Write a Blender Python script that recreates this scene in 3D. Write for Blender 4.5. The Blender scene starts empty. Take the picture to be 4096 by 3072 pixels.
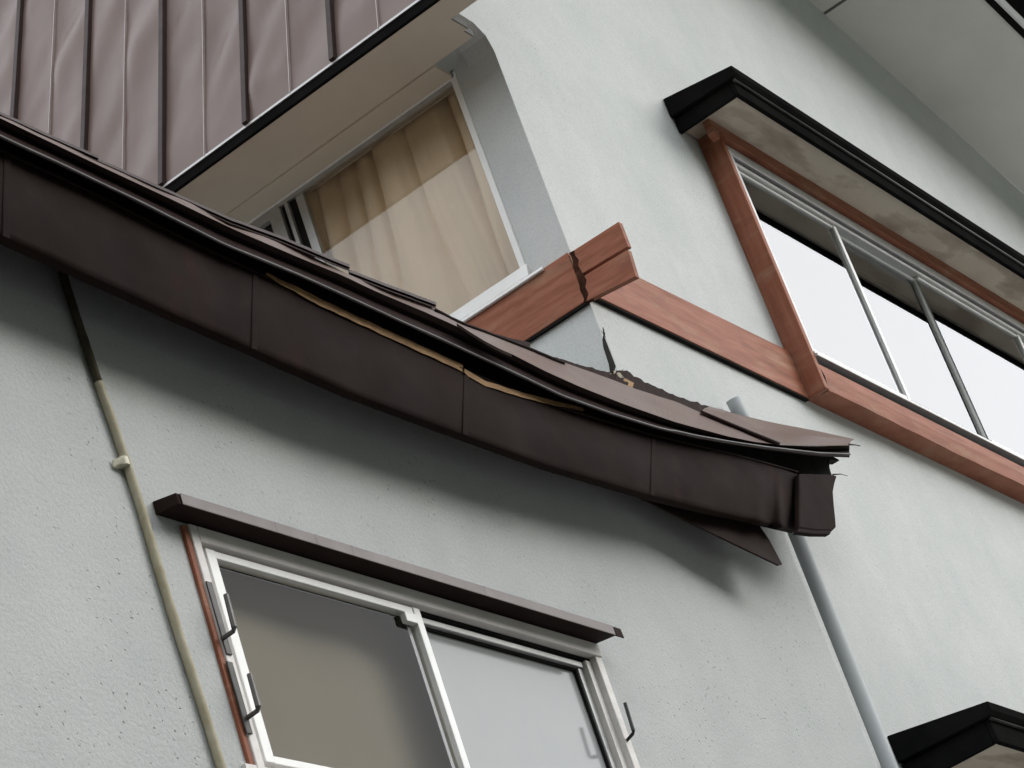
import bpy, bmesh, math, random
import numpy as np
from mathutils import Vector, Matrix, noise

# ------------------------------------------------------------------ camera, sky, sun, exposure
H = 1.55                                     # eye height above the road
F = 11000.0                                  # focal length in pixels of the 4096 px wide photograph
RW = np.array([[0.5645826, -0.7693912, -0.2988038], [0.2340952, 0.4964219, -0.8359215], [0.7914834, 0.4019982, 0.4603819]])                      # rows: camera right, camera down, camera forward in world axes
sc = bpy.context.scene
cd = bpy.data.cameras.new('camera'); cam = bpy.data.objects.new('camera', cd)
sc.collection.objects.link(cam); sc.camera = cam
cd.sensor_width = 36.0; cd.lens = F / 4096 * 36.0; cd.clip_start = 0.05; cd.clip_end = 2000
m = Matrix.Identity(4)
for i in range(3):
    m[i][0] = RW[0][i]; m[i][1] = -RW[1][i]; m[i][2] = -RW[2][i]
m[2][3] = H
cam.matrix_world = m

SUN = Vector((0.50, -0.70, 0.37)).normalized()     # towards the sun: low, over the street to the right
el = math.asin(SUN.z); az = math.atan2(SUN.x, SUN.y)
w = bpy.data.worlds.new('World'); sc.world = w; w.use_nodes = True
nt = w.node_tree; nt.nodes.clear()
sky = nt.nodes.new('ShaderNodeTexSky'); sky.sky_type = 'NISHITA'; sky.sun_disc = False
sky.sun_elevation = el; sky.sun_rotation = az; sky.air_density = 1.0; sky.dust_density = 1.5; sky.ozone_density = 1.0
hs = nt.nodes.new('ShaderNodeHueSaturation'); hs.inputs['Saturation'].default_value = 0.35; hs.inputs['Value'].default_value = 3.8
bg = nt.nodes.new('ShaderNodeBackground'); bg.inputs['Strength'].default_value = 0.15
wo = nt.nodes.new('ShaderNodeOutputWorld')
cloud = nt.nodes.new('ShaderNodeGamma'); cloud.inputs['Gamma'].default_value = 0.30      # even, overcast sky
nt.links.new(sky.outputs[0], cloud.inputs['Color']); nt.links.new(cloud.outputs[0], hs.inputs['Color']); nt.links.new(hs.outputs[0], bg.inputs['Color'])
nt.links.new(bg.outputs[0], wo.inputs['Surface'])
sd = bpy.data.lights.new('sun', 'SUN'); sd.energy = 0.5; sd.angle = math.radians(32); sd.color = (1.0, 0.985, 0.965)
so = bpy.data.objects.new('sun', sd); sc.collection.objects.link(so)
so.rotation_euler = SUN.to_track_quat('Z', 'Y').to_euler()
sc.view_settings.view_transform = 'Standard'; sc.view_settings.look = 'None'
sc.view_settings.gamma = 1.0; sc.view_settings.use_curve_mapping = False
sc.view_settings.exposure = 1.34

# ------------------------------------------------------------------ helpers
def P(u, v, axis, val):
    """point of the sight line through photo pixel (u,v) on the wall plane x|y|z = val (z from eye height)"""
    q = RW.T @ np.array([(u - 2048) / F, (v - 1536) / F, 1.0])
    q = q * (val / q['xyz'.index(axis)])
    return Vector((float(q[0]), float(q[1]), float(q[2])))

class MB:
    def __init__(s): s.v = []; s.f = []
    def add(s, vs, fs):
        n = len(s.v); s.v += [Vector(p) for p in vs]; s.f += [tuple(n + i for i in f) for f in fs]; return s
    def box(s, x0, x1, y0, y1, z0, z1):
        return s.add([(x, y, z) for z in (z0, z1) for y in (y0, y1) for x in (x0, x1)],
                     [(0, 2, 3, 1), (4, 5, 7, 6), (0, 1, 5, 4), (2, 6, 7, 3), (0, 4, 6, 2), (1, 3, 7, 5)])
    def poly(s, pts): return s.add(pts, [tuple(range(len(pts)))])
    def prism(s, pts, off):
        n = len(pts); off = Vector(off)
        s.add(list(pts) + [Vector(p) + off for p in pts],
              [tuple(range(n)), tuple(range(2 * n - 1, n - 1, -1))] + [(i, (i + 1) % n, n + (i + 1) % n, n + i) for i in range(n)])
        return s
    def rows(s, rows):
        n = len(rows[0])
        s.add([p for r in rows for p in r],
              [(k * n + i, k * n + i + 1, (k + 1) * n + i + 1, (k + 1) * n + i) for k in range(len(rows) - 1) for i in range(n - 1)])
        return s
    def tube(s, path, r, n=12, cap=True, squash=None):
        path = [Vector(p) for p in path]; rings = []
        for i, p in enumerate(path):
            d = (path[min(i + 1, len(path) - 1)] - path[max(i - 1, 0)]).normalized()
            a = d.cross(Vector((0, 0, 1)) if abs(d.z) < .9 else Vector((1, 0, 0))).normalized(); b = d.cross(a)
            rr = r[i] if isinstance(r, (list, tuple)) else r
            rings.append([p + (a * math.cos(t) + b * math.sin(t)) * rr for t in [2 * math.pi * k / n + math.pi / n for k in range(n)]])
        fs = [(k * n + i, k * n + (i + 1) % n, (k + 1) * n + (i + 1) % n, (k + 1) * n + i) for k in range(len(rings) - 1) for i in range(n)]
        if cap: fs += [tuple(range(n)), tuple(range((len(rings) - 1) * n, len(rings) * n))]
        return s.add([p for g in rings for p in g], fs)
    def build(s, name, mat, parent=None, smooth=False, bevel=0.0, solid=None, face=None, label=None):
        me = bpy.data.meshes.new(name); bm = bmesh.new()
        vs = [bm.verts.new((p.x, p.y, p.z + H)) for p in s.v]
        for f in s.f:
            try: bm.faces.new([vs[i] for i in f])
            except ValueError: pass
        bmesh.ops.remove_doubles(bm, verts=bm.verts, dist=1e-5)
        bmesh.ops.recalc_face_normals(bm, faces=bm.faces)
        if face:
            for f in bm.faces:
                if f.normal.dot(Vector(face)) < 0: f.normal_flip()
        if smooth:
            for f in bm.faces: f.smooth = True
        bm.to_mesh(me); bm.free()
        me.materials.append(mat)
        o = bpy.data.objects.new(name, me); sc.collection.objects.link(o)
        if parent: hang(o, parent)
        if solid:
            md = o.modifiers.new('solid', 'SOLIDIFY'); md.thickness = solid; md.offset = -1
        if bevel:
            md = o.modifiers.new('bevel', 'BEVEL'); md.width = bevel; md.segments = 2; md.limit_method = 'ANGLE'; md.angle_limit = math.radians(40)
        if label: o['label'] = label
        return o

def hang(o, parent):
    o.parent = parent
    base = Vector((0, 0, 0)); q = parent
    while q:
        base += q.location if q.type == 'EMPTY' else Vector((0, 0, 0)); q = q.parent
    o.matrix_parent_inverse = Matrix.Translation(-base) if parent.type == 'EMPTY' else Matrix.Identity(4)

def thing(name, label, cat, loc):
    o = bpy.data.objects.new(name, None); sc.collection.objects.link(o); o.location = loc
    o.empty_display_size = .2; o['label'] = label; o['category'] = cat
    return o
def tag(o, label, cat): o['label'] = label; o['category'] = cat; return o
def struct(o): o['kind'] = 'structure'; return o

# ------------------------------------------------------------------ materials (all procedural, in metres)
def base(name):
    mt = bpy.data.materials.new(name); mt.use_nodes = True; t = mt.node_tree
    return mt, t, t.nodes['Principled BSDF']
def coords(t, scale=(1, 1, 1), rot=(0, 0, 0)):
    c = t.nodes.new('ShaderNodeTexCoord'); mp = t.nodes.new('ShaderNodeMapping')
    mp.inputs['Scale'].default_value = scale; mp.inputs['Rotation'].default_value = rot
    t.links.new(c.outputs['Object'], mp.inputs['Vector']); return mp.outputs[0]
def tex_noise(t, vec, scale, detail=4, rough=.55):
    n = t.nodes.new('ShaderNodeTexNoise'); n.inputs['Scale'].default_value = scale
    n.inputs['Detail'].default_value = detail; n.inputs['Roughness'].default_value = rough
    t.links.new(vec, n.inputs['Vector']); return n.outputs['Fac']
def ramp(t, fac, stops):
    r = t.nodes.new('ShaderNodeValToRGB'); e = r.color_ramp.elements
    while len(e) < len(stops): e.new(.5)
    for x, (p, c) in zip(e, stops):
        x.position = p; x.color = (c, c, c, 1) if isinstance(c, (int, float)) else (*c, 1)
    t.links.new(fac, r.inputs[0]); return r.outputs['Color']
def bump(t, b, h, strength, dist, prev=None):
    n = t.nodes.new('ShaderNodeBump'); n.inputs['Strength'].default_value = strength; n.inputs['Distance'].default_value = dist
    t.links.new(h, n.inputs['Height'])
    if prev: t.links.new(prev, n.inputs['Normal'])
    t.links.new(n.outputs[0], b.inputs['Normal']); return n.outputs[0]
def mixc(t, fac, a, b, mode='MIX'):
    n = t.nodes.new('ShaderNodeMix'); n.data_type = 'RGBA'; n.blend_type = mode
    for k, s in ((0, fac), (6, a), (7, b)):
        if isinstance(s, (int, float)): n.inputs[k].default_value = s
        elif isinstance(s, tuple): n.inputs[k].default_value = (*s, 1)
        else: t.links.new(s, n.inputs[k])
    return n.outputs[2]

def simple(name, c1, c2, rough=.5, scale=6, stretch=(1, 1, 1), bmp=0.0, bscale=60, bdist=.002, metal=0, spec=.5, rvar=.12):
    mt, t, b = base(name); v = coords(t, stretch)
    f = tex_noise(t, v, scale, 6, .62)
    t.links.new(ramp(t, f, [(.32, c1), (.68, c2)]), b.inputs['Base Color'])
    rr = t.nodes.new('ShaderNodeMapRange'); rr.inputs[3].default_value = max(rough - rvar, .03); rr.inputs[4].default_value = min(rough + rvar, 1)
    t.links.new(tex_noise(t, v, scale * 2.3, 4), rr.inputs[0]); t.links.new(rr.outputs[0], b.inputs['Roughness'])
    b.inputs['Metallic'].default_value = metal; b.inputs['Specular IOR Level'].default_value = spec
    if bmp: bump(t, b, tex_noise(t, v, bscale, 5), bmp, bdist)
    return mt

def stucco_mat(name='stucco', k=1.0, q=1.0):
    mt, t, b = base(name); v = coords(t)
    big = ramp(t, tex_noise(t, v, 2.6, 7, .66), [(.3, (.565 * k, .586 * k, .578 * k)), (.7, (.645 * k, .656 * k, .642 * k))])
    streak = ramp(t, tex_noise(t, coords(t, (5, 5, .5)), 1.3, 4), [(.35, .975), (.65, 1.0)])
    col = mixc(t, 1.0, big, streak, 'MULTIPLY')
    # pits and chips in the render
    vo = t.nodes.new('ShaderNodeTexVoronoi'); vo.inputs['Scale'].default_value = 42; vo.inputs['Randomness'].default_value = 1
    wv = t.nodes.new('ShaderNodeVectorMath'); wv.operation = 'ADD'
    nz = t.nodes.new('ShaderNodeTexNoise'); nz.inputs['Scale'].default_value = 70
    sv = t.nodes.new('ShaderNodeVectorMath'); sv.operation = 'SCALE'; sv.inputs['Scale'].default_value = .018
    t.links.new(v, nz.inputs['Vector']); t.links.new(nz.outputs['Color'], sv.inputs[0])
    t.links.new(v, wv.inputs[0]); t.links.new(sv.outputs[0], wv.inputs[1]); t.links.new(wv.outputs[0], vo.inputs['Vector'])
    pit = ramp(t, vo.outputs['Distance'], [(.06, 0.0), (.17, 1.0)])
    patch = ramp(t, tex_noise(t, v, 2.2, 3), [(.46, 1.0), (.62, 0.0)])
    pit2 = mixc(t, patch, pit, (1, 1, 1))
    col = mixc(t, 1.0, col, mixc(t, .14, (1, 1, 1), pit2), 'MULTIPLY')
    col = mixc(t, 1.0, col, ramp(t, tex_noise(t, v, 130, 3, .6), [(.33, .90), (.6, 1.0)]), 'MULTIPLY')
    t.links.new(col, b.inputs['Base Color']); b.inputs['Roughness'].default_value = .88; b.inputs['Specular IOR Level'].default_value = .1
    n1 = bump(t, b, tex_noise(t, v, 75, 6, .7), .5 * q, .004)
    n2 = bump(t, b, pit2, .55 * q, .004, n1)
    return mt

def glass_mat(name, ior, tint=(1, 1, 1), rough=0.0):
    mt = bpy.data.materials.new(name); mt.use_nodes = True; t = mt.node_tree; t.nodes.clear()
    fr = t.nodes.new('ShaderNodeFresnel'); fr.inputs['IOR'].default_value = ior
    tr = t.nodes.new('ShaderNodeBsdfTransparent'); tr.inputs[0].default_value = (*tint, 1)
    gl = t.nodes.new('ShaderNodeBsdfGlossy'); gl.inputs['Roughness'].default_value = rough; gl.inputs['Color'].default_value = (1, 1, 1, 1)
    mx = t.nodes.new('ShaderNodeMixShader'); o = t.nodes.new('ShaderNodeOutputMaterial')
    t.links.new(fr.outputs[0], mx.inputs[0]); t.links.new(tr.outputs[0], mx.inputs[1]); t.links.new(gl.outputs[0], mx.inputs[2])
    t.links.new(mx.outputs[0], o.inputs['Surface']); 
    c = coords(t); bp = t.nodes.new('ShaderNodeBump'); bp.inputs['Strength'].default_value = .03; bp.inputs['Distance'].default_value = .002
    t.links.new(tex_noise(t, c, 3.0, 2), bp.inputs['Height']); t.links.new(bp.outputs[0], gl.inputs['Normal'])
    return mt

def gutter_mat():
    mt, t, b = base('weathered_gutter_steel'); v = coords(t)
    c = ramp(t, tex_noise(t, v, 2.4, 6, .65), [(.3, (.0105, .0066, .0056)), (.7, (.023, .0142, .0120))])
    dust = ramp(t, tex_noise(t, coords(t, (3, 3, .8)), 2.2, 7, .7), [(.56, 0.0), (.85, .14)])
    c = mixc(t, dust, c, (.038, .030, .027))
    rust = ramp(t, tex_noise(t, coords(t, (1, 1, .5)), 5.5, 6, .75), [(.60, 0.0), (.70, .5)])
    t.links.new(mixc(t, rust, c, (.038, .015, .010)), b.inputs['Base Color'])
    t.links.new(ramp(t, tex_noise(t, v, 6, 5), [(.3, .70), (.7, .80)]), b.inputs['Roughness']); b.inputs['Specular IOR Level'].default_value = .04
    n = bump(t, b, tex_noise(t, v, 3.5, 3), .16, .010); bump(t, b, tex_noise(t, v, 60, 4), .12, .002, n)
    return mt

def soffit_mat():
    mt, t, b = base('stained_soffit'); v = coords(t)
    clean = ramp(t, tex_noise(t, v, 3, 4), [(.35, (.56, .49, .40)), (.65, (.64, .57, .46))])
    st = ramp(t, tex_noise(t, coords(t, (1, 3, 1)), 2.6, 5, .5), [(.50, 0.0), (.55, .45), (.66, .85)])
    t.links.new(mixc(t, st, clean, (.33, .26, .20)), b.inputs['Base Color']); b.inputs['Roughness'].default_value = .75
    return mt

def wood_red_mat(name='red_painted_wood', gs=(1.5, 1.5, 14)):
    mt, t, b = base(name); v = coords(t)
    g = tex_noise(t, coords(t, gs), 3.0, 7, .6)
    c = ramp(t, g, [(.28, (.21, .075, .042)), (.5, (.295, .110, .065)), (.72, (.365, .152, .097))])
    worn = ramp(t, tex_noise(t, coords(t, (1.2, 1.2, 6)), 2.1, 6, .7), [(.52, 0.0), (.75, .75)])
    dark_ = ramp(t, tex_noise(t, coords(t, (1, 1, 4)), 4.3, 7, .75), [(.56, 0.0), (.74, .65)])
    c = mixc(t, dark_, c, (.13, .062, .045))
    t.links.new(mixc(t, worn, c, (.40, .25, .165)), b.inputs['Base Color']); b.inputs['Roughness'].default_value = .6; b.inputs['Specular IOR Level'].default_value = .15
    bump(t, b, g, .25, .003); return mt

M = dict(
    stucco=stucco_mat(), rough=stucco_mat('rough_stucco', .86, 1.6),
    roof=simple('brown_roof_steel', (.132, .089, .075), (.158, .109, .093), .36, 2.5, spec=.28, rvar=.06),
    batten=simple('dark_brown_steel', (.032, .018, .016), (.045, .026, .023), .45, 8, spec=.15),
    seam=simple('lit_seam_edge', (.32, .26, .24), (.42, .36, .34), .35, 10),  # pale colour holds the light caught on the standing fold
    canopy=simple('dark_brown_sheet', (.020, .013, .0115), (.034, .022, .020), .6, 3.5, bmp=.25, bscale=5, bdist=.01, spec=.02),
    gutter=gutter_mat(),
    lip=simple('faded_brown_steel', (.17, .145, .14), (.21, .185, .178), .5, 9, spec=.2),
    black=simple('black_steel', (.008, .008, .008), (.014, .014, .0135), .55, 5, spec=0),
    rib=simple('highlight_rib', (.04, .037, .036), (.10, .095, .09), .42, 9, spec=.25),  # greyer than the sheet: an edge highlight put into the colour
    red=wood_red_mat(), red_up=wood_red_mat('red_painted_upright', (10, 10, .8)),
    raw=simple('raw_wood', (.17, .085, .032), (.36, .21, .085), .8, 9, (2, 2, 9), .3),
    torn=simple('torn_plaster', (.30, .25, .17), (.52, .48, .38), .95, 40, bmp=.8, bscale=60, bdist=.01),
    soffit=simple('beige_soffit', (.62, .55, .45), (.70, .625, .515), .8, 2),
    soffit_grey=simple('grey_soffit', (.62, .61, .56), (.69, .68, .625), .85, 2.0, bmp=.1, bscale=80),
    stained=soffit_mat(),
    white=simple('white_frame', (.80, .795, .77), (.86, .855, .835), .4, 12),
    alu=simple('grey_aluminium', (.40, .40, .395), (.50, .50, .49), .38, 12, metal=.35),
    pinkish=simple('old_white_paint', (.66, .62, .585), (.78, .75, .72), .6, 7, (1, 1, 3), .3),
    dark=simple('dark_gasket_and_shade', (.012, .012, .012), (.025, .024, .022), .8, 9, spec=.02),  # gaskets, and shade coloured into the crack and gaps
    rot=simple('rotten_wood', (.022, .009, .006), (.075, .032, .02), .9, 25, bmp=.6, bscale=90, bdist=.004, spec=.05),
    room=simple('dark_room', (.16, .15, .135), (.24, .225, .205), .9, 2),
    glassA=glass_mat('window_glass', 1.6), glassB=glass_mat('sliding_glass', 3.6), glassC=glass_mat('low_window_glass', 1.16),
    grey_pane=simple('grey_glass', (.27, .285, .29), (.30, .31, .31), .10, 2, spec=.4, rvar=.03),  # right pane: even grey base with a slight gloss
    slot=simple('dark_slot', (.045, .042, .04), (.075, .07, .066), .6, 14),
    steel=simple('grey_steel_hook', (.075, .07, .066), (.12, .112, .105), .5, 14, metal=.4),
    blackbar=simple('black_hook', (.01, .01, .01), (.02, .02, .02), .5, 14),
    pvc=simple('grey_blue_pipe', (.34, .362, .37), (.39, .412, .42), .55, 4, spec=.2),
    tape=simple('yellowed_tape', (.31, .27, .17), (.42, .38, .28), .7, 30, (1, 1, .6), .5, 120),
    cream=simple('cream_plastic', (.62, .58, .44), (.68, .64, .50), .5, 20),
    blind=simple('brown_blind', (.165, .146, .104), (.185, .165, .120), .9, 1.2),
    asphalt=simple('pale_concrete', (.40, .395, .38), (.46, .455, .44), .9, .8),
    gap=simple('shaded_plaster', (.10, .10, .095), (.14, .14, .132), .9, 12),
    shaded_run=simple('shaded_brown_cable', (.05, .043, .03), (.10, .085, .058), .8, 14, spec=.1),  # conduit darkened by the gutter's shadow, held in the colour
    tar=simple('asphalt', (.035, .035, .035), (.055, .055, .053), .95, 8, spec=.1),
    blocker=simple('dark_blocker', (.018, .026, .012), (.05, .06, .03), 1.0, .6),
)
def curtain_mat():
    mt, t, b = base('tan_curtain'); v = coords(t)
    c = ramp(t, tex_noise(t, v, 2.0, 3), [(.35, (.74, .60, .42)), (.65, (.84, .705, .52))])
    vo = t.nodes.new('ShaderNodeTexVoronoi'); vo.inputs['Scale'].default_value = 17; t.links.new(v, vo.inputs['Vector'])
    fl = ramp(t, vo.outputs['Distance'], [(.10, 1.0), (.26, 0.0)])
    t.links.new(mixc(t, mixc(t, .35, (0, 0, 0), fl), c, (.82, .72, .56)), b.inputs['Base Color'])
    b.inputs['Roughness'].default_value = .95; b.inputs['Specular IOR Level'].default_value = .1
    return mt
M['curtain'] = curtain_mat()

# ------------------------------------------------------------------ key planes of the house (camera at x=y=0)
YB = 3.26; YC = 3.20; XA = 7.139; XE = 6.74; ZS = 5.31
ZG = -H
def zeave(x): return 7.116 - .192 * (x - 10.7)

# ------------------------------------------------------------------ ground and an added unseen slope that blocks low sky light
struct(MB().box(-120, 160, -60, 90, ZG - .3, ZG).build('ground', M['asphalt']))
struct(MB().box(-9, 9.4, -9, 3.19, ZG + .001, ZG + .004).build('road', M['tar']))
PHI = [60, 100, 150, 180, 225, 270, 300, 321, 333, 360, 385, 410]; ELE = [2, 8, 12, 13, 27, 34, 15, 9, 15, 17, 12, 2]  # slope elevation by direction, shaped for its effect on the light
hb = []
for j, r_ in enumerate([15, 19, 25, 33, 44, 58, 75]):
    k = (r_ - 15) / 60; rr = []
    for ph in np.linspace(60, 410, 150):
        e = math.tan(math.radians(float(np.interp(ph, PHI, ELE)))) * r_ * min(1, k * 1.6 + .02) * (1 + .06 * noise.noise(Vector((ph * .07, r_ * .1, 0))))
        rr.append(Vector((7 + r_ * math.cos(math.radians(ph)), 3.2 + r_ * math.sin(math.radians(ph)), ZG - .1 + e + (3.2 * min(1, k * 3) if e > 1 else 0))))
    hb.append(rr)
struct(MB().rows(hb).build('blocker_slope', M['blocker'], smooth=True))

# ------------------------------------------------------------------ house
house = thing('house', 'pale grey stucco house with steep brown metal roof, red window trim and torn corner', 'house', (9.5, 6.5, 0))

# front wall of the upper block (plane y = YB) with a cracked left corner and two window openings
B = lambda x, z: Vector((x, YB, z))
crL = [(2444, 1490), (2440, 1456), (2432, 1427), (2427, 1405), (2419, 1384), (2416, 1354), (2412, 1330)]
crRp = [(2423, 1345), (2430, 1368), (2434, 1380), (2443, 1406), (2447, 1426), (2458, 1452), (2464, 1472), (2460, 1490)]
crA = [P(u, v, 'x', XA) for u, v in crL]; crB = [P(u, v, 'y', YB) for u, v in crRp]
crackR = [(7.1412, 4.150)] + [(max(p.x, 7.1425), p.z) for p in crB] + [(7.205, 3.98), (7.25, 3.945), (7.30, 3.93)]
wb = MB()
wb.poly([B(x, z) for x, z in crackR[::-1]] + [B(7.1412, 5.22), B(7.138, 5.30), B(7.118, 5.355), B(7.06, 5.388), B(6.915, 5.395), B(7.30, 6.45)])
xs = [7.30, 8.40, 8.66, 12.22, 14.16]; zs = [ZG, 1.0, 2.62, 3.93, 4.44, 5.42, 6.45]
for i in range(4):
    for j in range(6):
        if (i == 2 and zs[j] == 4.44) or (i == 2 and zs[j] == 1.0): continue
        wb.poly([B(xs[i], zs[j]), B(xs[i + 1], zs[j]), B(xs[i + 1], zs[j + 1]), B(xs[i], zs[j + 1])])
wb.poly([B(7.30, 6.45), B(8.4, 6.45), B(8.4, zeave(8.4)), B(7.72, zeave(7.72))])
wb.poly([B(8.4, 6.45), B(8.66, 6.45), B(8.66, zeave(8.66)), B(8.4, zeave(8.4))])
wb.poly([B(8.66, 6.45), B(12.22, 6.45), B(12.22, zeave(12.22)), B(8.66, zeave(8.66))])
wb.poly([B(12.22, 6.45), B(14.16, 6.45), B(12.22, zeave(12.22))])
wb.build('wall', M['stucco'], house, face=(0, -1, 0), solid=.11)

# side wall of the upper block (plane x = XA) with the curtained window; its front edge follows the crack
A = lambda y, z: Vector((XA, y, z))
wa = MB()
WY0, WY1, WZ0, WZ1 = 3.432, 5.05, 4.43, 5.335
wa.poly([A(3.432, ZG), A(3.262, ZG), A(3.262, 3.88), A(3.300, 3.93)] + [A(max(p.y, 3.2625), p.z) for p in crA] + [A(3.2601, 4.155), A(3.2601, 5.28), A(3.2601, 5.42), A(3.432, 5.42)])
wa.poly([A(WY0, ZG), A(WY1, ZG), A(WY1, WZ0), A(WY0, WZ0)]); wa.poly([A(WY0, WZ1), A(WY1, WZ1), A(WY1, 5.42), A(WY0, 5.42)])
wa.poly([A(WY1, ZG), A(9.5, ZG), A(9.5, 5.42), A(WY1, 5.42)])
wa.build('wall', M['stucco'], house, face=(-1, 0, 0), solid=.10)
# plate coloured with the crack's inner shade, and torn plaster
MB().box(7.1475, 7.26, 3.2655, 3.36, 3.2, 4.24).build('crack_shade_plate', M['dark'], house)
for (u, v, y, r, sd_) in [(2460, 1499, 3.240, .017, 1), (2478, 1508, 3.232, .015, 2), (2446, 1502, 3.245, .010, 3), (2494, 1488, 3.245, .008, 4)]:
    c = P(u, v, 'y', y); random.seed(sd_)
    ring = [c + Vector((r * random.uniform(.7, 1.2) * math.cos(t), -.006 * random.random(), r * random.uniform(.7, 1.3) * math.sin(t))) for t in np.linspace(0, 2 * math.pi, 8)[:-1]]
    MB().prism(ring, (0, .02, 0)).build('plaster_chunk', M['torn'], house)

# lower front wall (plane y = YC), slightly proud, ending beside the downpipe
C = lambda x, z: Vector((x, YC, z))
wc = MB(); CX0, CX1, CZ0, CZ1 = 4.565, 6.225, 2.185, 2.782
XL = P(-1000, 0, 'y', 3.0).x + .22
xs = [XL, CX0, CX1, 7.785]; zs = [ZG, CZ0, CZ1, 3.70]
for i in range(3):
    for j in range(3):
        if i == 1 and j == 1: continue
        wc.poly([C(xs[i], zs[j]), C(xs[i + 1], zs[j]), C(xs[i + 1], zs[j + 1]), C(xs[i], zs[j + 1])])
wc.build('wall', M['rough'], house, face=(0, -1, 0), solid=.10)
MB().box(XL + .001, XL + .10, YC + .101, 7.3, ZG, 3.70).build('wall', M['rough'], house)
random.seed(9); eb = []
for z in np.linspace(ZG, 3.62, 120):
    j = lambda a: random.uniform(-a, a)
    eb.append([Vector((7.785, YC, z)), Vector((7.797 + j(.0025), YC - .0035 + j(.002), z)), Vector((7.811 + j(.0035), YC + .004 + j(.002), z)), Vector((7.814 + j(.002), YC + .03, z)), Vector((7.812, YB, z))])
MB().rows(eb).build('wall_edge_bead', M['stucco'], house, smooth=True)

# dark rooms behind the windows
def room(x0, x1, y0, y1, z0, z1, open_face):
    mb = MB(); c = [Vector((x, y, z)) for z in (z0, z1) for y in (y0, y1) for x in (x0, x1)]
    faces = dict(z0=(0, 1, 3, 2), z1=(4, 5, 7, 6), y0=(0, 1, 5, 4), y1=(2, 3, 7, 6), x0=(0, 2, 6, 4), x1=(1, 3, 7, 5))
    for k, f in faces.items():
        if k != open_face: mb.poly([c[i] for i in f])
    mb.build('room_interior', M['room'], house)
room(8.66, 12.22, 3.371, 4.9, 4.40, 5.50, 'y0')
room(7.24, 8.6, 3.40, 5.08, 4.35, 5.42, 'x0')
room(CX0 - .1, CX1 + .1, 3.302, 4.6, 2.05, 2.9, 'y0')
room(8.66, 12.22, 3.371, 4.9, 0.9, 2.70, 'y0')

# ------------------------------------------------------------------ steep upper roof over the side wall, its eave and soffit
ang = math.radians(70); ca, sa = math.cos(ang), math.sin(ang)
def R(y, s, n=0.0): return Vector((XE + ca * s - sa * n, y, ZS + .035 + sa * s + ca * n))
ys = np.linspace(2.93, 7.4, 170); ss = np.linspace(0, 3.6, 110)
rows = []
for s_ in ss:
    r = []
    for y in ys:
        k = (y - 3.243) / .2; fr = k - math.floor(k); edge = min(fr, 1 - fr) * 2      # flat at every seam
        p = Vector(((y * 1.0 + s_ * .55) * 3.4, (s_ - y * .55) * 1.15, math.floor(k) * 3.7))
        d = noise.noise(p) * .024 + noise.noise(p * 2.1 + Vector((3, 1, 0))) * .012 + noise.noise(p * 4.7) * .0022
        r.append(R(y, s_, d * min(1, edge * 3.0) * min(1, s_ * 6)))
    rows.append(r)
roof = MB().rows(rows).build('mansard_roof', M['roof'], house, smooth=True)
under = MB(); th = .126
under.prism([R(2.93, 0, -.05), R(2.93, 3.6, -.05), R(2.93, 3.6, -th), R(2.93, .03, -th)], (0, 4.47, 0))
under.build('roof_deck', M['gap'], roof)  # dark tone on the deck deepens the shade of the corbel recess
bt = MB().prism([R(3.243 - .011, .004, 0), R(3.243 + .011, .004, 0), R(3.243 + .011, .004, .022), R(3.243 - .011, .004, .022)], R(0, 3.5) - R(0, 0)).build('batten', M['batten'], roof, bevel=.002)
sm = MB().prism([R(3.443 - .0022, .002, -.001), R(3.443 + .0022, .002, -.001), R(3.443 + .0015, .002, .010), R(3.443 - .0015, .002, .010)], R(0, 3.5) - R(0, 0)).build('seam', M['seam'], roof)
for src, n in ((bt, 10), (sm, 9)):
    for k in range(1, n + 1):
        c = src.copy(); sc.collection.objects.link(c); c.parent = roof; c.location = (0, .4008 * k, 0)
MB().box(XE - .004, XE + .012, 2.93, 7.4, ZS - .004, ZS + .030).build('eave_fascia', M['black'], roof)
MB().prism([Vector((XE - .010, 2.93, ZS + .0305)), Vector((XE + .02, 2.93, ZS + .0305)), Vector((XE + .02, 2.93, ZS + .042)), Vector((XE - .006, 2.93, ZS + .042))], (0, 4.47, 0)).build('drip_trim', M['alu'], roof)
sf = MB(); sf.box(XE + .013, 6.872, 2.935, 3.246, ZS, ZS + .012)
sf.box(XE + .013, 7.022, 3.262, 7.4, ZS, ZS + .012); sf.box(7.027, XA - .002, 3.44, 7.4, ZS - .004, ZS + .012)
sf.box(XE + .013, 6.968, 3.2461, 3.2619, ZS, ZS + .012)
sf.build('soffit', M['soffit'], house)
MB().box(6.8735, 7.0225, 3.2575, 3.2615, ZS + .0005, ZS + .026).build('soffit_end_shade', M['gap'], house); MB().box(6.8735, 6.969, 3.2415, 3.2455, ZS + .0005, ZS + .026).build('soffit_end_shade', M['gap'], house)  # dark strips cover the lit soffit edges, shade in their colour

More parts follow.
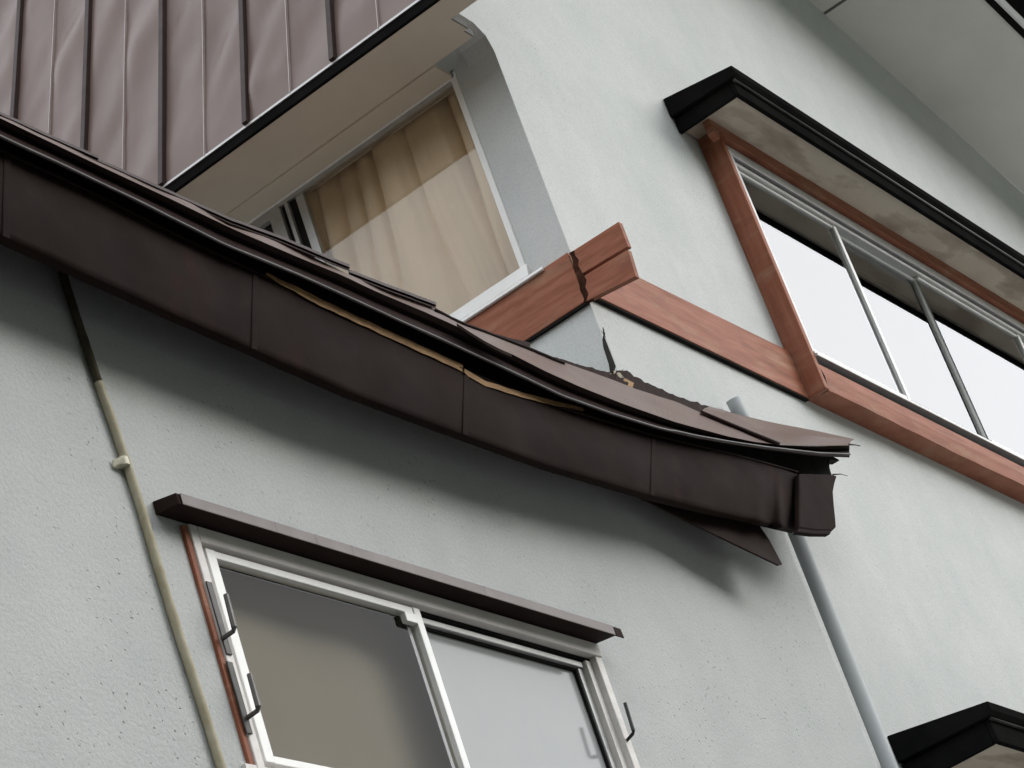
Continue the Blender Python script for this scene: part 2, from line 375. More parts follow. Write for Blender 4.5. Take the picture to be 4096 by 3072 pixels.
# ------------------------------------------------------------------ main eave at the upper right
ev = MB(); ex0, ex1, eo = 7.9, 14.6, .60
def E(x, y, dz=0): return Vector((x, y, zeave(x) + dz))
ev.prism([E(ex0, YB), E(ex1, YB), E(ex1, YB, .012), E(ex0, YB, .012)], (0, -eo, 0))
eave = ev.build('eave_soffit', M['soffit_grey'], house)
MB().prism([E(10.83, YB - .002, -.003), E(10.845, YB - .002, -.003), E(10.845, YB - .002, -.0005), E(10.83, YB - .002, -.0005)], (0, -eo, 0)).build('panel_joint', M['gap'], eave)
MB().prism([E(ex0, YB - eo, -.016), E(ex1, YB - eo, -.016), E(ex1, YB - eo, .10), E(ex0, YB - eo, .10)], (0, -.028, 0)).build('barge_board', M['black'], eave)
MB().prism([E(ex0, YB - eo - .03, .0), E(ex1, YB - eo - .03, .0), E(ex1, YB - eo - .03, .03), E(ex0, YB - eo - .03, .03)], (0, -.035, 0)).build('white_trim', M['white'], eave)
MB().prism([E(ex0, YB - eo - .065, .0), E(ex1, YB - eo - .065, .0), E(ex1, YB - eo - .065, .12), E(ex0, YB - eo - .065, .12)], (0, -.09, 0)).build('roof_edge', M['black'], eave, bevel=.006)
MB().prism([E(ex0, YB, .10), E(ex1, YB, .10), E(ex1, YB, .14), E(ex0, YB, .14)], (0, -.70, 0)).build('roof_cover', M['batten'], eave)

# ------------------------------------------------------------------ trim boards
tb = MB(); tb.prism([A(3.262, 4.253), A(5.6, 4.253), A(5.6, 4.438), A(3.262, 4.447)], (-.020, 0, 0))
tb.build('trim_board', M['red'], house, bevel=.003)
MB().prism([A(3.262, 4.246), A(5.6, 4.246), A(5.6, 4.2525), A(3.262, 4.2525)], (-.016, 0, 0)).build('caulk_strip', M['dark'], house)
tb = MB(); tb.prism([B(7.165, 4.272), B(8.606, 4.272), B(8.606, 4.480), B(7.165, 4.468)], (0, -.020, 0))
tb.build('trim_board', M['red'], house, bevel=.003)
MB().prism([B(7.142, 4.265), B(8.606, 4.265), B(8.606, 4.2715), B(7.142, 4.2715)], (0, -.017, 0)).build('caulk_strip', M['dark'], house)
# splintered end of the side board standing free past the corner: two broken pieces
stub = MB(); Q = lambda u, v, x=XA - .022: P(u, v, 'x', x)
stub.prism([Q(2330, 1094), Q(2512, 985), Q(2474, 886), Q(2296, 1000), Q(2300, 1022), Q(2314, 1040), Q(2312, 1062)], (.024, 0, 0))
stub.prism([Q(2344, 1206), Q(2543, 1106), Q(2511, 998), Q(2336, 1103), Q(2345, 1120), Q(2341, 1150), Q(2353, 1175)], (.024, 0, 0))
stub.build('broken_board_end', M['red'], house, bevel=.002)
random.seed(21); jl = [(2279 + 60 * k + random.uniform(-5, 5), 1012 + 196 * k) for k in np.linspace(0, 1, 14)]; jr = [(2300 + 62 * k + random.uniform(-6, 6) + 4 * k, 1000 + 200 * k) for k in np.linspace(1, 0, 14)]
ck = MB(); ck.prism([Q(u, v, XA - .0212) for u, v in jl + jr], (.015, 0, 0))
ck.build('rotten_joint', M['rot'], house)

# ------------------------------------------------------------------ curtained window in the side wall
wf = MB(); x0 = XA - .006
wf.box(x0, XA + .06, WY0 - .004, WY0 + .020, 4.452, 5.325)                      # right jamb
wf.prism([(x0 - .016, WY0 - .010, 4.4525), (x0 - .016, WY0 - .010, 4.459), (x0 - .002, WY0 - .010, 4.506), (XA + .06, WY0 - .010, 4.506), (XA + .06, WY0 - .010, 4.4525)], (0, 1.578, 0))   # bottom rail, weathered slope
wf.box(x0, XA + .06, WY0, 5.0, 5.300, 5.325)                                    # head
win = wf.build('window', M['white'], house, bevel=.003)
MB().prism([(XA - .034, 3.362, 4.436), (XA - .034, 3.362, 4.4395), (XA - .026, 3.362, 4.4520), (XA - .0205, 3.362, 4.4520), (XA - .0205, 3.362, 4.436)], (0, 1.638, 0)).build('sill', M['white'], win, bevel=.002)
MB().box(XA - .001, XA + .03, WY0 + .02, 5.0, 5.286, 5.2995).build('head_rail', M['alu'], win)
st = MB(); st.box(XA + .004, XA + .03, 4.158, 4.192, 4.50, 5.286); st.box(XA - .004, XA + .03, 4.225, 4.241, 4.50, 5.286); st.box(XA - .006, XA + .03, 4.262, 4.315, 4.50, 5.286)
st.build('sash_stile', M['alu'], win, bevel=.002)
MB().box(XA + .012, XA + .02, 4.192, 4.262, 4.50, 5.286).build('gasket', M['dark'], win)
MB().poly([Vector((XA + .010, WY0 + .02, 4.50)), Vector((XA + .010, 4.16, 4.50)), Vector((XA + .010, 4.16, 5.287)), Vector((XA + .010, WY0 + .02, 5.287))]).build('pane', M['glassA'], win, face=(-1, 0, 0))
MB().poly([Vector((XA + .024, 4.31, 4.50)), Vector((XA + .024, 5.0, 4.50)), Vector((XA + .024, 5.0, 5.287)), Vector((XA + .024, 4.31, 5.287))]).build('pane', M['glassA'], win, face=(-1, 0, 0))
MB().box(XA - .003, XA + .02, 4.315, 5.0, 5.262, 5.2858).build('sash_rail', M['alu'], win)
rows = []
for z in np.linspace(4.36, 5.37, 34):
    r = []; k = (5.37 - z)
    for y in np.linspace(3.40, 4.22, 420):
        yy = y + .05 * k * math.sin(y * 9) - .10 * k * (y - 3.5)
        ph_ = yy * 27 + 1.3 * math.sin(yy * 11) + .9 * noise.noise(Vector((yy * 5, z * 1.4, 0)))
        amp = .55 + 1.3 * abs(noise.noise(Vector((yy * 3.1, z * .7, 4))))
        d = .062 * amp * (abs(math.sin(ph_)) ** .5 - .6) + .020 * math.sin(yy * 15 + 1.3) + .012 * noise.noise(Vector((yy * 14, z * 1.5, 0))) + .004 * noise.noise(Vector((yy * 45, z * 2, 2)))
        r.append(Vector((XA + .075 - d * (.8 + .3 * k), y, z)))
    rows.append(r)
tag(MB().rows(rows).build('curtain', M['curtain'], smooth=True), 'tan gathered curtain with small pale flowers hanging behind the upper side window', 'curtain')

# ------------------------------------------------------------------ projecting front windows with red wooden boxes
YW = 3.167
def bay(z_top, z_bot, x0, x1, zl, seed=0):
    """box window: z_top..z_bot outside of the red box, zl list of levels"""
    fr = MB()
    fr.box(x0, x0 + .03, YW, YB - .0005, z_bot, z_top + .06)                       # side board
    b = fr.build('box_window', M['red_up'], house, bevel=.003)
    MB().box(x1, x1 + .03, YW, YB - .0005, z_bot, z_top + .06).build('side_board', M['red_up'], b, bevel=.003)
    q = MB(); top0, top1 = z_top - .045, z_top + .065
    q.prism([Vector((x0 - .085, YW - .016, top0 + .006)), Vector((x0 - .085, YW - .016, top1)), Vector((x1, YW - .016, top1)), Vector((x1, YW - .016, top0 + .010)),
             Vector((x0 + .012, YW - .016, top0 + .010)), Vector((x0 - .01, YW - .016, top0 + .032)), Vector((x0 - .035, YW - .016, top0 + .020)), Vector((x0 - .05, YW - .016, top0 - .018)), Vector((x0 - .066, YW - .016, top0 - .014))], (0, .03, 0))
    q.build('head_board', M['red'], b, bevel=.002)
    # lower board, dented along its edge
    rws = [[], [], [], []]; random.seed(seed)
    for x in np.linspace(x0 + .032, x1, 150):
        d = .020 * noise.noise(Vector((x * 1.5, seed, 0))) + .008 * noise.noise(Vector((x * 5, seed, 5)))
        rws[0].append(Vector((x, YW + .004, z_bot + .118))); rws[1].append(Vector((x, YW - .004 + d * .6, z_bot + .06)))
        rws[2].append(Vector((x, YW + .003 + d, z_bot - .002 + d * .6))); rws[3].append(Vector((x, YB - .001, z_bot + .004)))
    MB().rows(rws).build('lower_board', M['red'], b, smooth=False)
    MB().box(x0 + .031, x1, YW + .022, YB - .001, z_bot + .1185, z_bot + .1435).build('shadow_gap', M['dark'], b)  # dark strip colours in the shadow below the sill nose
    s = MB(); s.box(x0 + .031, x1, YW - .012, YW + .06, z_bot + .144, z_bot + .158); s.box(x0 + .031, x1, YW - .004, YW + .06, z_bot + .1585, z_bot + .170)
    s.build('sill', M['alu'], b, bevel=.002)
    g0 = z_bot + .171; g1 = z_top - .048
    h = MB(); h.box(x0 + .031, x1, YW + .002, YW + .06, g1 - .046, g1); h.box(x0 + .031, x0 + .052, YW + .002, YW + .06, g0, g1 - .047)
    h.build('outer_frame', M['alu'], b, bevel=.002)
    MB().box(x0 + .053, x1, YW + .02, YW + .06, g1 - .064, g1 - .0465).build('track', M['dark'], b)
    MB().box(x0 + .053, x1, YW + .010, YW + .05, g1 - .082, g1 - .0645).build('head_rail', M['alu'], b)
    gt = g1 - .083; W = .775; xa = x0 + .053
    for k, xb in enumerate((x0 + .895, x0 + 1.675, x0 + 2.69, x1 - .001)):
        yy = YW + (.022 if k % 2 == 0 else .040)
        f = MB()
        f.box(xb - .026, xb, yy - .004, yy + .022, g0 + .0005, gt)
        f.box(xa, xb - .0265, yy - .002, yy + .02, g0 + .001, g0 + .042)
        f.box(xa, xb - .0265, yy, yy + .02, gt - .012, gt)
        f.build('sash', M['white'], b, bevel=.0015)
        MB().poly([Vector((xa, yy + .008, g0 + .04)), Vector((xb - .02, yy + .008, g0 + .04)), Vector((xb - .02, yy + .008, gt - .01)), Vector((xa, yy + .008, gt - .01))]).build('pane', M['glassB'], b, face=(0, -1, 0))
        xa = xb - .0255
    return b
def hood(x0, x1, zw, zf, yf, zb):
    p = MB()
    p.prism([Vector((x0, YB - .001, zw)), Vector((x0, yf, zf)), Vector((x0, yf, zf - .030)), Vector((x0, yf + .012, zf - .046)), Vector((x0, YB - .001, zf - .040))], (x1 - x0, 0, 0))
    hd = p.build('window_hood', M['black'], house, bevel=.003)
    lo = MB(); lo.box(x0 + .022, x1, yf + .026, yf + .046, zb, zf - .0465); lo.box(x0 + .022, x0 + .042, yf + .0465, YB - .001, zb, zf - .0465)
    lo.build('lower_fascia', M['black'], hd, bevel=.003)
    rb = MB(); rb.tube([Vector((x0 + .016, yf + .020, zf - .050)), Vector((x1, yf + .020, zf - .050))], .0062, 10); rb.build('highlight_bead', M['rib'], hd, smooth=True)  # bead added to carry the sky highlight along the hood edge
    MB().box(x0 + .0425, x1, yf + .0465, YB - .004, zb + .026, zb + .038).build('soffit', M['stained'], hd)
    MB().box(x0 + .043, x1, yf + .047, yf + .052, zb + .019, zb + .0255).build('soffit_bead', M['alu'], hd)
    return hd
hood(8.435, 12.42, 5.608, 5.560, 2.950, 5.450)
up_win = bay(5.455, 4.276, 8.610, 12.225, None, 1); up_win['label'] = 'wide four pane box window reflecting the white sky'
hood(8.117, 12.42, 2.825, 2.768, 2.890, 2.640)
lo_win = bay(2.640, 1.30, 8.33, 12.225, None, 7); lo_win['label'] = 'box window cut off by the lower right corner'

# ------------------------------------------------------------------ lower left sliding window
fr = MB()
fr.box(4.538, 4.566, YC - .012, YC + .05, 2.10, 2.792)                           # left casing
fr.box(4.5665, 6.240, YC - .012, YC + .05, 2.752, 2.792)                         # head casing
fr.box(6.205, 6.238, YC - .008, YC + .05, 2.10, 2.7515)
win = fr.build('window', M['pinkish'], house, bevel=.003)
MB().box(4.5665, 4.585, YC + .004, YC + .05, 2.19, 2.7515).build('jamb_liner', M['pinkish'], win, bevel=.002)
MB().box(4.518, 4.5345, YC - .009, YC + .03, 2.05, 2.786).build('red_edge', M['red_up'], win, bevel=.002)
MB().box(4.5855, 6.2045, YC + .012, YC + .05, 2.7435, 2.7515).build('gasket', M['dark'], win)
s = MB(); zt, zb = 2.743, 2.208
s.box(4.5855, 4.6185, YC - .004, YC + .022, zb, zt); s.box(5.372, 5.400, YC - .004, YC + .022, zb, zt)
s.box(4.619, 5.3715, YC - .002, YC + .022, zt - .020, zt); s.box(4.619, 5.3715, YC - .002, YC + .022, zb, zb + .020)
s.build('sash', M['white'], win, bevel=.002)
MB().box(5.325, 5.3715, YC - .006, YC + .0115, zt - .048, zt - .0205).build('sash_bracket', M['white'], win, bevel=.002)
MB().poly([C(4.612, zb + .01) + Vector((0, .012, 0)), C(5.38, zb + .01) + Vector((0, .012, 0)), C(5.38, zt - .01) + Vector((0, .012, 0)), C(4.612, zt - .01) + Vector((0, .012, 0))]).build('pane', M['glassC'], win, face=(0, -1, 0))
s = MB(); yo = YC + .028
s.box(5.4005, 6.176, yo - .008, yo + .02, 2.723, 2.7405); s.box(6.152, 6.176, yo - .002, yo + .02, zb, 2.7225)
s.box(5.4005, 6.1515, yo, yo + .02, zb, zb + .02)
s.build('sash', M['alu'], win, bevel=.002)
MB().box(5.4005, 6.1515, yo + .004, yo + .018, 2.716, 2.7225).build('gasket', M['dark'], win)
MB().box(6.1445, 6.1515, yo + .004, yo + .018, zb + .02, 2.7155).build('gasket', M['dark'], win)
MB().box(6.177, 6.2045, YC + .010, YC + .05, 2.10, 2.743).build('jamb_liner', M['pinkish'], win, bevel=.002)
MB().poly([Vector((5.39, yo + .012, zb + .01)), Vector((6.148, yo + .012, zb + .01)), Vector((6.148, yo + .012, 2.72)), Vector((5.39, yo + .012, 2.72))]).build('pane', M['grey_pane'], win, face=(0, -1, 0))
MB().box(4.50, 6.26, YC - .010, YC + .06, 2.165, 2.1895).build('sill', M['pinkish'], win)
# bar brackets: slotted plates with upturned hooks
for (t_, b_, hk) in (((830, 2328), (902, 2616), ((888, 2556), (940, 2520), (903, 2378))), ((912, 2648), (998, 2936), ((988, 2872), (1036, 2838), (997, 2696)))):
    a_, e_ = P(*t_, 'y', YC - .013), P(*b_, 'y', YC - .013)
    MB().box(a_.x - .008, a_.x + .012, YC - .0165, YC - .0122, e_.z, a_.z).build('slot_plate', M['slot'], win, bevel=.001)
    b0 = P(*hk[0], 'y', YC - .014); tip = P(*hk[1], 'x', b0.x); top = P(*hk[2], 'y', tip.y)
    hb_ = MB().tube([b0, b0.lerp(tip, .85), tip + Vector((0, 0, .008)), tip.lerp(top, .62), top], [.0062, .0062, .0066, .0062, .006], 6).build('bar_hook', M['steel'], win)
hk = ((2508, 2962), (2536, 2929), (2500, 2812))
b0 = P(*hk[0], 'y', YC - .008); tip = P(*hk[1], 'x', b0.x); top = P(*hk[2], 'y', tip.y)
MB().tube([b0, b0.lerp(tip, .85), tip + Vector((0, 0, .006)), tip.lerp(top, .6), top], .0052, 6).build('bar_hook', M['blackbar'], win)
p = MB()
p.prism([Vector((4.443, YC - .0005, 2.832)), Vector((4.443, YC - .068, 2.8175)), Vector((4.443, YC - .070, 2.788)), Vector((4.443, YC - .0005, 2.797))], (1.80, 0, 0))
p.prism([Vector((6.2432, YC - .058, 2.8195)), Vector((6.2432, YC - .070, 2.8173)), Vector((6.2432, YC - .072, 2.786)), Vector((6.2432, YC - .066, 2.789))], (.04, 0, 0))
hd = p.build('window_hood', M['canopy'], house, bevel=.002)
MB().box(4.452, 6.236, YC - .0735, YC - .0712, 2.787, 2.816).build('hood_lip', M['lip'], hd, bevel=.001)
for x in (4.78, 4.93, 5.07, 5.62):
    MB().box(x, x + .012, YC - .0740, YC - .0737, 2.7875, 2.8155).build('lip_joint', M['lip'], hd)
tag(MB().rows([[Vector((x, YC + .105 + .006 * math.sin(x * 9), z)) for x in np.linspace(4.5, 5.52, 60)] for z in (2.1, 2.4, 2.86)]).build('blind', M['blind'], smooth=True),
    'plain brown blind drawn behind the left pane of the lower window', 'blind')

# ------------------------------------------------------------------ bent lean-to roof: edges traced along their own wall distance
def cv(pts, us):
    pts = np.array(pts, float); u = np.asarray(us, float)
    v = np.interp(u, pts[:, 0], pts[:, 1])
    s0 = (pts[1, 1] - pts[0, 1]) / (pts[1, 0] - pts[0, 0]); s1 = (pts[-1, 1] - pts[-2, 1]) / (pts[-1, 0] - pts[-2, 0])
    v = np.where(u < pts[0, 0], pts[0, 1] + s0 * (u - pts[0, 0]), v); return np.where(u > pts[-1, 0], pts[-1, 1] + s1 * (u - pts[-1, 0]), v)
def row(curve, us, y, dv=0.0):
    v = cv(curve, us); ys_ = y if hasattr(y, '__len__') else [y] * len(us)
    dv_ = dv if hasattr(dv, '__len__') else [dv] * len(us)
    return [P(a, b + d, 'y', c) for a, b, c, d in zip(us, v, ys_, dv_)]
cB = [(0, 472), (392, 660), (690, 799), (911, 906), (950, 924), (1200, 1032), (1373, 1103), (1500, 1164), (1700, 1248), (1825, 1304), (1939, 1366), (2047, 1416), (2180, 1484), (2313, 1544), (2500, 1618), (2700, 1688), (2910, 1745), (3015, 1767), (3116, 1779), (3250, 1785), (3315, 1784), (3409, 1776)]
cC = [(0, 552), (250, 667), (488, 780), (900, 986), (1211, 1113), (1600, 1290), (1800, 1380), (1996, 1470), (2249, 1590), (2450, 1662), (2629, 1717), (2780, 1752), (2917, 1776), (3062, 1798), (3279, 1822), (3398, 1826)]
cE = [(0, 604), (350, 764), (700, 940), (1099, 1126), (1300, 1226), (1560, 1346), (1844, 1478), (2060, 1566), (2287, 1646), (2600, 1738), (2917, 1814), (3060, 1853), (3188, 1889), (3330, 1908)]
cF = [(0, 936), (139, 999), (305, 1075), (650, 1232), (1013, 1393), (1400, 1566), (1819, 1722), (2200, 1860), (2604, 1978), (2800, 2026), (3000, 2070), (3199, 2116)]
cA = [(0, 456), (392, 633), (690, 772), (911, 878), (1100, 952), (1373, 1088), (1500, 1142), (1743, 1236), (1825, 1280), (2104, 1384), (2200, 1430), (2434, 1513), (2548, 1557), (2706, 1608), (2900, 1692), (3101, 1776)]
UL = -1000
random.seed(3)
# sheet: light strip between the rim and the drip edge, rising behind the silhouette
us = np.concatenate([np.linspace(UL, 1820, 60), np.linspace(1850, 3101, 60)])
yA = np.interp(us, [UL, 1743, 2100, 2434, 2706, 2900, 3101], [3.015, 3.02, 3.10, 3.19, 3.15, 3.08, 2.992])
wob = [1.5 * noise.noise(Vector((u * .012, 2, 0))) for u in us]
ra = row(cA, us, yA, wob); rb_ = row(cB, us, 2.985)
mid = []
for p, q, u in zip(ra, rb_, us):
    c = p.lerp(q, .5); d = noise.noise(Vector((u * .006, 7, 0))) * .006; mid.append(c + Vector((0, -d, d)))
sheet = MB().rows([ra, mid, rb_])
ul = us[us < 2300]; r0 = row(cA, ul, np.interp(ul, us, yA))
sheet.rows([r0, [p + Vector((.15, 4.2, 4.2 * math.tan(math.radians(37)))) for p in r0]])
pent = sheet.build('lean_to_roof', M['roof'], house)
# right end panel with its folded seam, and the dark flashing torn from the wall
cT = [(2497, 1481), (2560, 1516), (2637, 1553), (2744, 1598), (2801, 1615), (2953, 1657), (3050, 1681), (3116, 1695), (3270, 1724), (3416, 1756)]
cS = [(2434, 1513), (2548, 1557), (2706, 1608), (2900, 1692), (3000, 1734), (3101, 1775), (3250, 1783), (3395, 1781)]
t = np.linspace(0, 1, 60)
uT = 2840 + t * (3416 - 2840); uS = 2800 + np.minimum(t * 1.5, 1) * (3101 - 2800) + np.maximum(t - 2 / 3, 0) * 3 * (3395 - 3101)
rT = row(cT, uT, np.interp(uT, [2497, 2900, 3416], [3.235, 3.20, 3.06])); rS = row(cS, uS, np.interp(uS, [2434, 2706, 3101, 3395], [3.17, 3.13, 2.985, 2.975]))
rM = [p.lerp(q, .5) + Vector((0, -.012 * math.sin(k * .16), .004)) for k, (p, q) in enumerate(zip(rT, rS))]
MB().rows([rT, rM, rS]).build('end_panel', M['roof'], pent, solid=.0015)
MB().tube([p + Vector((0, -.004, .002)) for p in rS[:41]], [.004 + .0035 * k / 40 for k in range(41)], 7).build('folded_seam', M['batten'], pent, smooth=True)
uf = np.linspace(2436, 2990, 40)
jag = [random.uniform(-5, 5) + 6 * noise.noise(Vector((u * .05, 0, 0))) for u in uf]
tp = [(2436, 1503), (2470, 1480)] + cT
MB().rows([row(tp, uf, 3.240, jag), row(cS, uf, 3.215, 6), row(cS, uf, 3.18, 14)]).build('torn_flashing', M['canopy'], pent)
uw = np.linspace(2190, 2440, 22)
MB().rows([row([(2190, 1420), (2300, 1452), (2440, 1490)], uw, 3.225, [random.uniform(-3, 3) for _ in uw]), row(cA, uw, 3.195, 4)]).build('torn_flashing', M['canopy'], pent)
uw = np.linspace(1985, 2120, 16)
MB().rows([row([(1985, 1335), (2040, 1352), (2120, 1370)], uw, 3.12), row(cA, uw, 3.10, 3)]).build('torn_flashing', M['canopy'], pent)
spk = [(2413, 1308), (2421, 1335), (2419, 1350), (2427, 1372), (2437, 1398), (2450, 1432), (2463, 1466), (2456, 1492), (2443, 1490), (2438, 1456), (2428, 1425), (2416, 1388), (2412, 1356), (2416, 1338)]
MB().prism([P(u, v, 'y', 3.236 + .012 * (1490 - v) / 180) for u, v in spk], (0, .003, 0)).build('dark_sliver', M['dark'], pent)  # narrow dark sliver along the crack
lip = [(2423, 1348), (2432, 1366), (2450, 1398), (2470, 1440), (2494, 1474), (2500, 1490), (2470, 1502), (2466, 1468), (2452, 1430), (2439, 1396), (2428, 1370)]
MB().prism([P(u, v, 'y', 3.247) for u, v in lip], (0, .010, 0)).build('plaster_lip', M['stucco'], house, bevel=.002)
MB().prism([P(2500, 1512, 'y', 3.226), P(2536, 1532, 'y', 3.222), P(2530, 1552, 'y', 3.216), P(2519, 1546, 'y', 3.216), P(2505, 1541, 'y', 3.216), P(2482, 1530, 'y', 3.222)], (0, .012, 0)).build('splintered_wood', M['raw'], pent)
# overlapping rim caps with stepped ends
caps = [([(0, 446), (200, 538), (392, 622)], UL, 394), ([(392, 633), (690, 766), (918, 868), (1130, 946), (1300, 1018), (1398, 1058)], 392, 1399),
        ([(1398, 1078), (1560, 1140), (1743, 1208)], 1397, 1744), ([(1743, 1232), (1825, 1276), (2104, 1382), (2260, 1447)], 1743, 2260)]
for i, (c, a, b) in enumerate(caps):
    uu = np.linspace(a, b, max(8, int((b - a) / 30))); h = 24 if i < 3 else 10
    n1 = [1.6 * noise.noise(Vector((u * .02, i, 0))) for u in uu]
    yy = 3.005 if i < 3 else np.interp(uu, [1743, 2100, 2260], [3.005, 3.085, 3.12])
    y2 = 3.000 if i < 3 else [k - .006 for k in yy]; y3 = 3.035 if i < 3 else [k + .03 for k in yy]
    mb = MB().rows([row(c, uu, y3, [k + 2 for k in n1]), row(c, uu, yy, n1), row(c, uu, y2, [k + h * .45 for k in n1]), row(c, uu, [(q if not hasattr(yy, '__len__') else q) + .008 for q in (yy if hasattr(yy, '__len__') else [yy] * len(uu))], [k + h * .6 for k in n1]), row(c, uu, y2, [k + h for k in n1])])
    mb.build('rim_cap', M['batten'] if i != 3 else M['canopy'], pent, solid=.002)
# curled tongue of torn sheet
tg = [(1825, 1300), (1880, 1336), (1939, 1372), (2000, 1404), (2047, 1424)]
uu = np.linspace(1828, 2047, 18)
tw = np.linspace(0, 1, 18)
MB().rows([row(tg, uu, 2.975, -22 * np.sin(tw * 3.0)), row(tg, uu, 2.962, -8), row(tg, uu, 2.970, 4)]).build('curled_strip', M['roof'], pent, solid=.0015)
MB().tube([P(3395, 1778, 'y', 2.98), P(3418, 1779, 'y', 2.97), P(3440, 1783, 'y', 2.965)], [.004, .0025, .002], 6).build('loose_wire', M['batten'], pent)
# drip edge: dark hollow over a round lip, its highlight put into the grey bead
us = np.concatenate([np.linspace(UL, 2000, 60), np.linspace(2030, 3398, 60)])
vB, vC = cv(cB, us), cv(cC, us)
R0 = row(cB, us, 2.984); R1 = [P(u, b + .30 * (c - b), 'y', 2.996) for u, b, c in zip(us, vB, vC)]
R2 = [P(u, b + .50 * (c - b), 'y', 3.012) for u, b, c in zip(us, vB, vC)]; R3 = [P(u, c - 12, 'y', 2.992) for u, c in zip(us, vC)]
R4 = [P(u, c - 2, 'y', 2.988) for u, c in zip(us, vC)]; R5 = [P(u, c + 4, 'y', 2.998) for u, c in zip(us, vC)]; R6 = [P(u, c - 6, 'y', 3.12) for u, c in zip(us, vC)]
MB().rows([R0, R1, R2, R3, R4, R5, R6]).build('drip_edge', M['canopy'], pent)
MB().tube([P(u, c - 6 - (3 if u > 2700 else 0), 'y', 2.990) for u, c in zip(us, vC)], [.0042 + .0016 * noise.noise(Vector((u * .006, 1, 1))) for u in us], 8).build('highlight_bead', M['rib'], pent, smooth=True)
# raw wooden batten bared under the drip edge
for (a, b, c, hh) in ((1060, 1846, [(1060, 1098), (1199, 1162), (1300, 1213), (1560, 1334), (1844, 1464)], 16), (1852, 2330, [(1852, 1480), (1935, 1529), (2100, 1580), (2287, 1628), (2330, 1638)], 10)):
    uu = np.linspace(a, b, 30); wv = np.array([3 * noise.noise(Vector((u * .02, a, 0))) for u in uu])
    tpr = hh * np.minimum(1, (uu - a) / 180 + .12) if a < 1500 else hh * np.minimum(1, (b - uu) / 160 + .1)
    MB().rows([row(c, uu, 3.03, wv), row(c, uu, 3.026, wv + tpr), row(c, uu, 3.05, wv + tpr)]).build('bare_batten', M['raw'], pent, solid=.006)
ub = us[us < 3300]
MB().rows([row(cC, ub, 3.09, 0), row(cE, ub, 3.09, 10)]).build('eave_gap_sheet', M['dark'], pent)  # dark sheet colours in the shade of the gap above the gutter

# ------------------------------------------------------------------ box gutter along the bent eave
gut = thing('box_gutter', 'dark brown box gutter, bent and dented, running under the torn eave', 'gutter', (6.0, 3.1, 3.2 + H))
us = np.concatenate([np.linspace(UL, 2600, 70), np.linspace(2620, 3188, 60)])
def dent(u):
    d = .0045 * noise.noise(Vector((u * .0035, 5, 0))) + .002 * noise.noise(Vector((u * .012, 9, 0)))
    d += -.010 * math.exp(-((u - 3045) / 30) ** 2) + .010 * math.exp(-((u - 3085) / 22) ** 2) - .016 * math.exp(-((u - 3125) / 22) ** 2)
    return d + (.050 * ((u - 3125) / 63) if u > 3125 else 0)
rowsF = []
for k in np.linspace(0, 1, 14):
    r = []
    for u, e, f in zip(us, cv(cE, us), cv(cF, us)):
        bow = .010 * math.sin(k * math.pi); wgt = k ** .8
        r.append(P(u, e + k * (f - e), 'y', 3.030 - bow + dent(u) * (wgt if u > 2950 else .6)))
    rowsF.append(r)
low = [P(u, f + 9, 'y', 3.034 + dent(u)) for u, f in zip(us, cv(cF, us))]
bk = [P(u, f + 9, 'y', 3.034 + dent(u)) for u, f in zip(us, cv(cF, us))]
bk = [Vector((p.x, p.y + .022, p.z + .002)) for p in bk]
inn = [Vector((p.x, 3.195, p.z + .01)) for p in rowsF[0]]
MB().rows([inn, [p + Vector((0, .012, 0)) for p in rowsF[0]]] + rowsF + [low, bk]).build('gutter_face', M['gutter'], gut, smooth=True)
MB().tube([p + Vector((0, -.001, 0)) for p in rowsF[0]], .0045, 8).build('gutter_bead', M['gutter'], gut, smooth=True)
for u0 in (24, 1018, 1862, 2612):
    e, f = cv(cE, [u0])[0], cv(cF, [u0])[0]; pts = []
    for k in np.linspace(.03, 1, 9): pts.append(P(u0 - 6 * k, e + k * (f - e), 'y', 3.028 - .010 * math.sin(k * math.pi) + dent(u0) * .6))
    MB().rows([[p + Vector((-.006, 0, 0)) for p in pts], [p + Vector((-.003, -.0008, 0)) for p in pts], [p + Vector((.012, -.0008, 0)) for p in pts], [p + Vector((.016, 0, 0)) for p in pts]]).build('joint_cover', M['gutter'], gut)
ec = [(3197, 1893), (3322, 1896), (3350, 1902), (3340, 1935), (3334, 1968), (3338, 2020), (3344, 2075), (3346, 2108), (3330, 2124), (3262, 2122), (3197, 2112)]
MB().prism([P(u, v, 'y', 3.008) for u, v in ec], (0, .022, 0)).build('end_cap', M['gutter'], gut, bevel=.006)
MB().rows([[P(3191, 1890, 'y', 3.080), P(3189, 2004, 'y', 3.080), P(3194, 2112, 'y', 3.080)], [P(3205, 1890, 'y', 3.012), P(3205, 2004, 'y', 3.012), P(3205, 2112, 'y', 3.012)]]).build('crease', M['gutter'], gut)
MB().prism([P(3197, 2112, 'y', 3.003), P(3262, 2121, 'y', 3.003), P(3328, 2123, 'y', 3.003), P(3320, 2137, 'y', 3.003), P(3255, 2136, 'y', 3.003), P(3190, 2127, 'y', 3.003)], (0, .020, 0)).build('end_lip', M['gutter'], gut, bevel=.002)
MB().tube([P(3330, 1898, 'y', 3.02), P(3362, 1896, 'y', 3.0), P(3392, 1904, 'y', 2.99)], [.003, .0016, .0008], 5).build('frayed_strip', M['batten'], gut)
MB().rows([row(cC, np.linspace(2900, 3400, 12), 3.14, -10), [P(u, v, 'y', 3.14) for u, v in zip(np.linspace(2900, 3335, 12), np.linspace(1830, 1930, 12))]]) if False else None
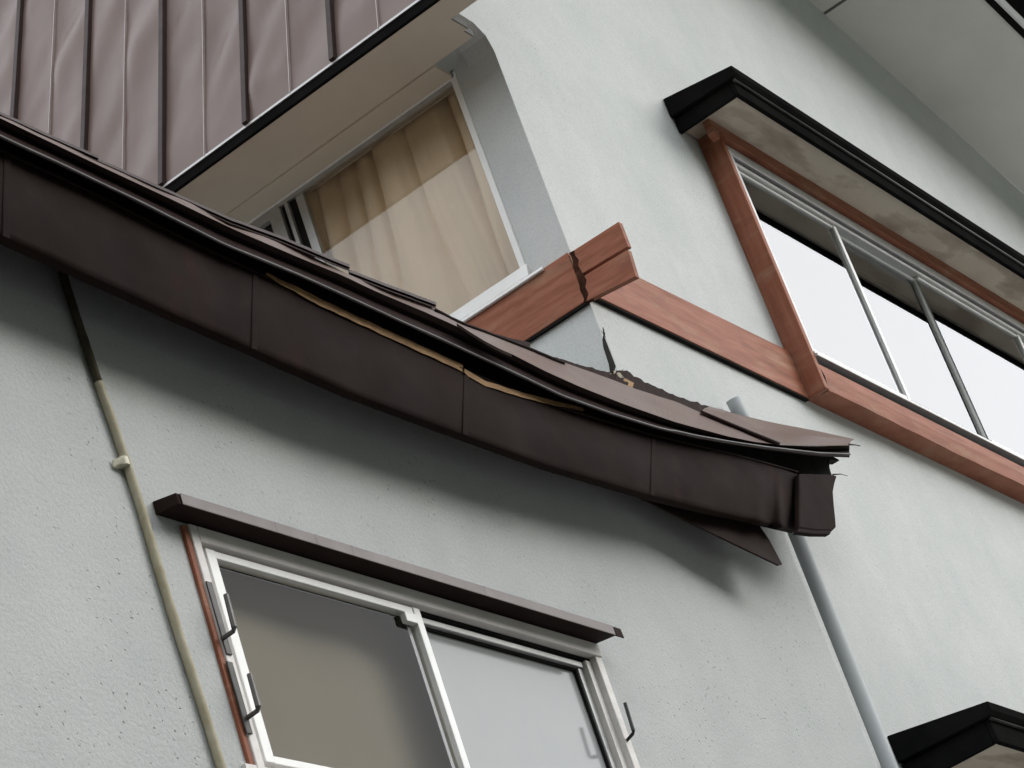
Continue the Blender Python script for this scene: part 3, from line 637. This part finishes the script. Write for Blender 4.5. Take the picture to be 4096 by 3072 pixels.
MB().prism([P(2900, 1780, 'y', 3.12), P(3310, 1815, 'y', 3.12), P(3350, 1835, 'y', 3.12), P(3358, 1842, 'y', 3.12), P(3318, 1838, 'y', 3.12), P(3318, 1870, 'y', 3.12), P(3328, 1905, 'y', 3.12), P(3190, 1905, 'y', 3.12), P(2900, 1850, 'y', 3.12)], (0, .03, 0)).build('end_gap_sheet', M['dark'], pent)  # dark sheet shaped and coloured as the shaded gap at the end

# board hanging down from under the eave
fl = [(2480, 1950), (2700, 1990), (3018, 2072), (3078, 2158), (3131, 2258), (3118, 2262), (2980, 2196), (2730, 2074)]
yf = [3.10, 3.10, 3.09, 3.075, 3.06, 3.06, 3.07, 3.09]
tag(MB().prism([P(u, v, 'y', y) for (u, v), y in zip(fl, yf)], (0, .010, .004)).build('hanging_board', M['canopy'], bevel=.002),
    'pointed dark board hanging loose below the right end of the gutter', 'board')

# ------------------------------------------------------------------ pipes on the walls
yp = YB - .045
c0, c1 = P(2939, 1612, 'y', yp), P(3348, 2543, 'y', yp)
dp = thing('downpipe', 'grey blue downpipe standing open ended beside the edge of the lower wall', 'drainpipe', (c1.x, yp, 0))
px = c1.x
MB().tube([(px, yp, ZG), (px, yp, 3.55)], .0258, 28, cap=False).build('pipe', M['pvc'], dp, smooth=True, solid=.003)
MB().tube([(px, yp, 3.55), (px - .03, yp, 3.72), (c0.x + .02, yp, 3.95), (c0.x - .006, yp, c0.z + .012)], .0252, 28, cap=False).build('open_stub', M['pvc'], dp, smooth=True, solid=.003)
MB().tube([(px, yp, .35), (px, yp, .39)], .0300, 28).build('pipe_band', M['pvc'], dp)
cx = [P(253, 1095, 'y', 3.189), P(400, 1550, 'y', 3.189), P(570, 2050, 'y', 3.189), P(720, 2550, 'y', 3.189), P(884, 3072, 'y', 3.189)]
cp = thing('conduit', 'thin conduit wrapped in yellowed tape, running down the wall left of the lower window', 'conduit', (cx[2].x, 3.17, 0))
zz = np.linspace(-1.2, 3.42, 260)
xc = np.interp(zz, [-1.2] + [p.z for p in cx[::-1]], [cx[-1].x + .03] + [p.x for p in cx[::-1]])
def cable(k, lo, hi):
    q = [(x + .0025 * math.sin(z * 9), 3.189, z) for x, z in zip(xc, zz) if lo <= z <= hi]
    return MB().tube(q, [k + .0007 * ((p[2] * 31) % 1) + .0006 * noise.noise(Vector((p[2] * 20, 0, 0))) for p in q], 16)
cable(.0104, -1.3, 3.12).build('taped_tube', M['tape'], cp, smooth=True)
cable(.0094, 3.10, 3.5).build('shaded_tube', M['shaded_run'], cp, smooth=True)  # upper run darkened, the gutter's shadow put into its colour
cc = P(493, 1848, 'y', 3.189)
MB().tube([(cc.x - .003, 3.187, cc.z - .014), (cc.x - .003, 3.187, cc.z - .010), (cc.x - .002, 3.187, cc.z), (cc.x - .001, 3.187, cc.z + .008)], [.0138, .0134, .0126, .0120], 20).build('clamp', M['cream'], cp, bevel=.001)
MB().prism([(cc.x - .032, 3.198, cc.z - .018), (cc.x - .016, 3.198, cc.z - .019), (cc.x - .010, 3.182, cc.z - .010), (cc.x - .014, 3.182, cc.z + .002), (cc.x - .029, 3.198, cc.z + .002)], (0, -.007, 0)).build('clamp_foot', M['cream'], cp, bevel=.002)
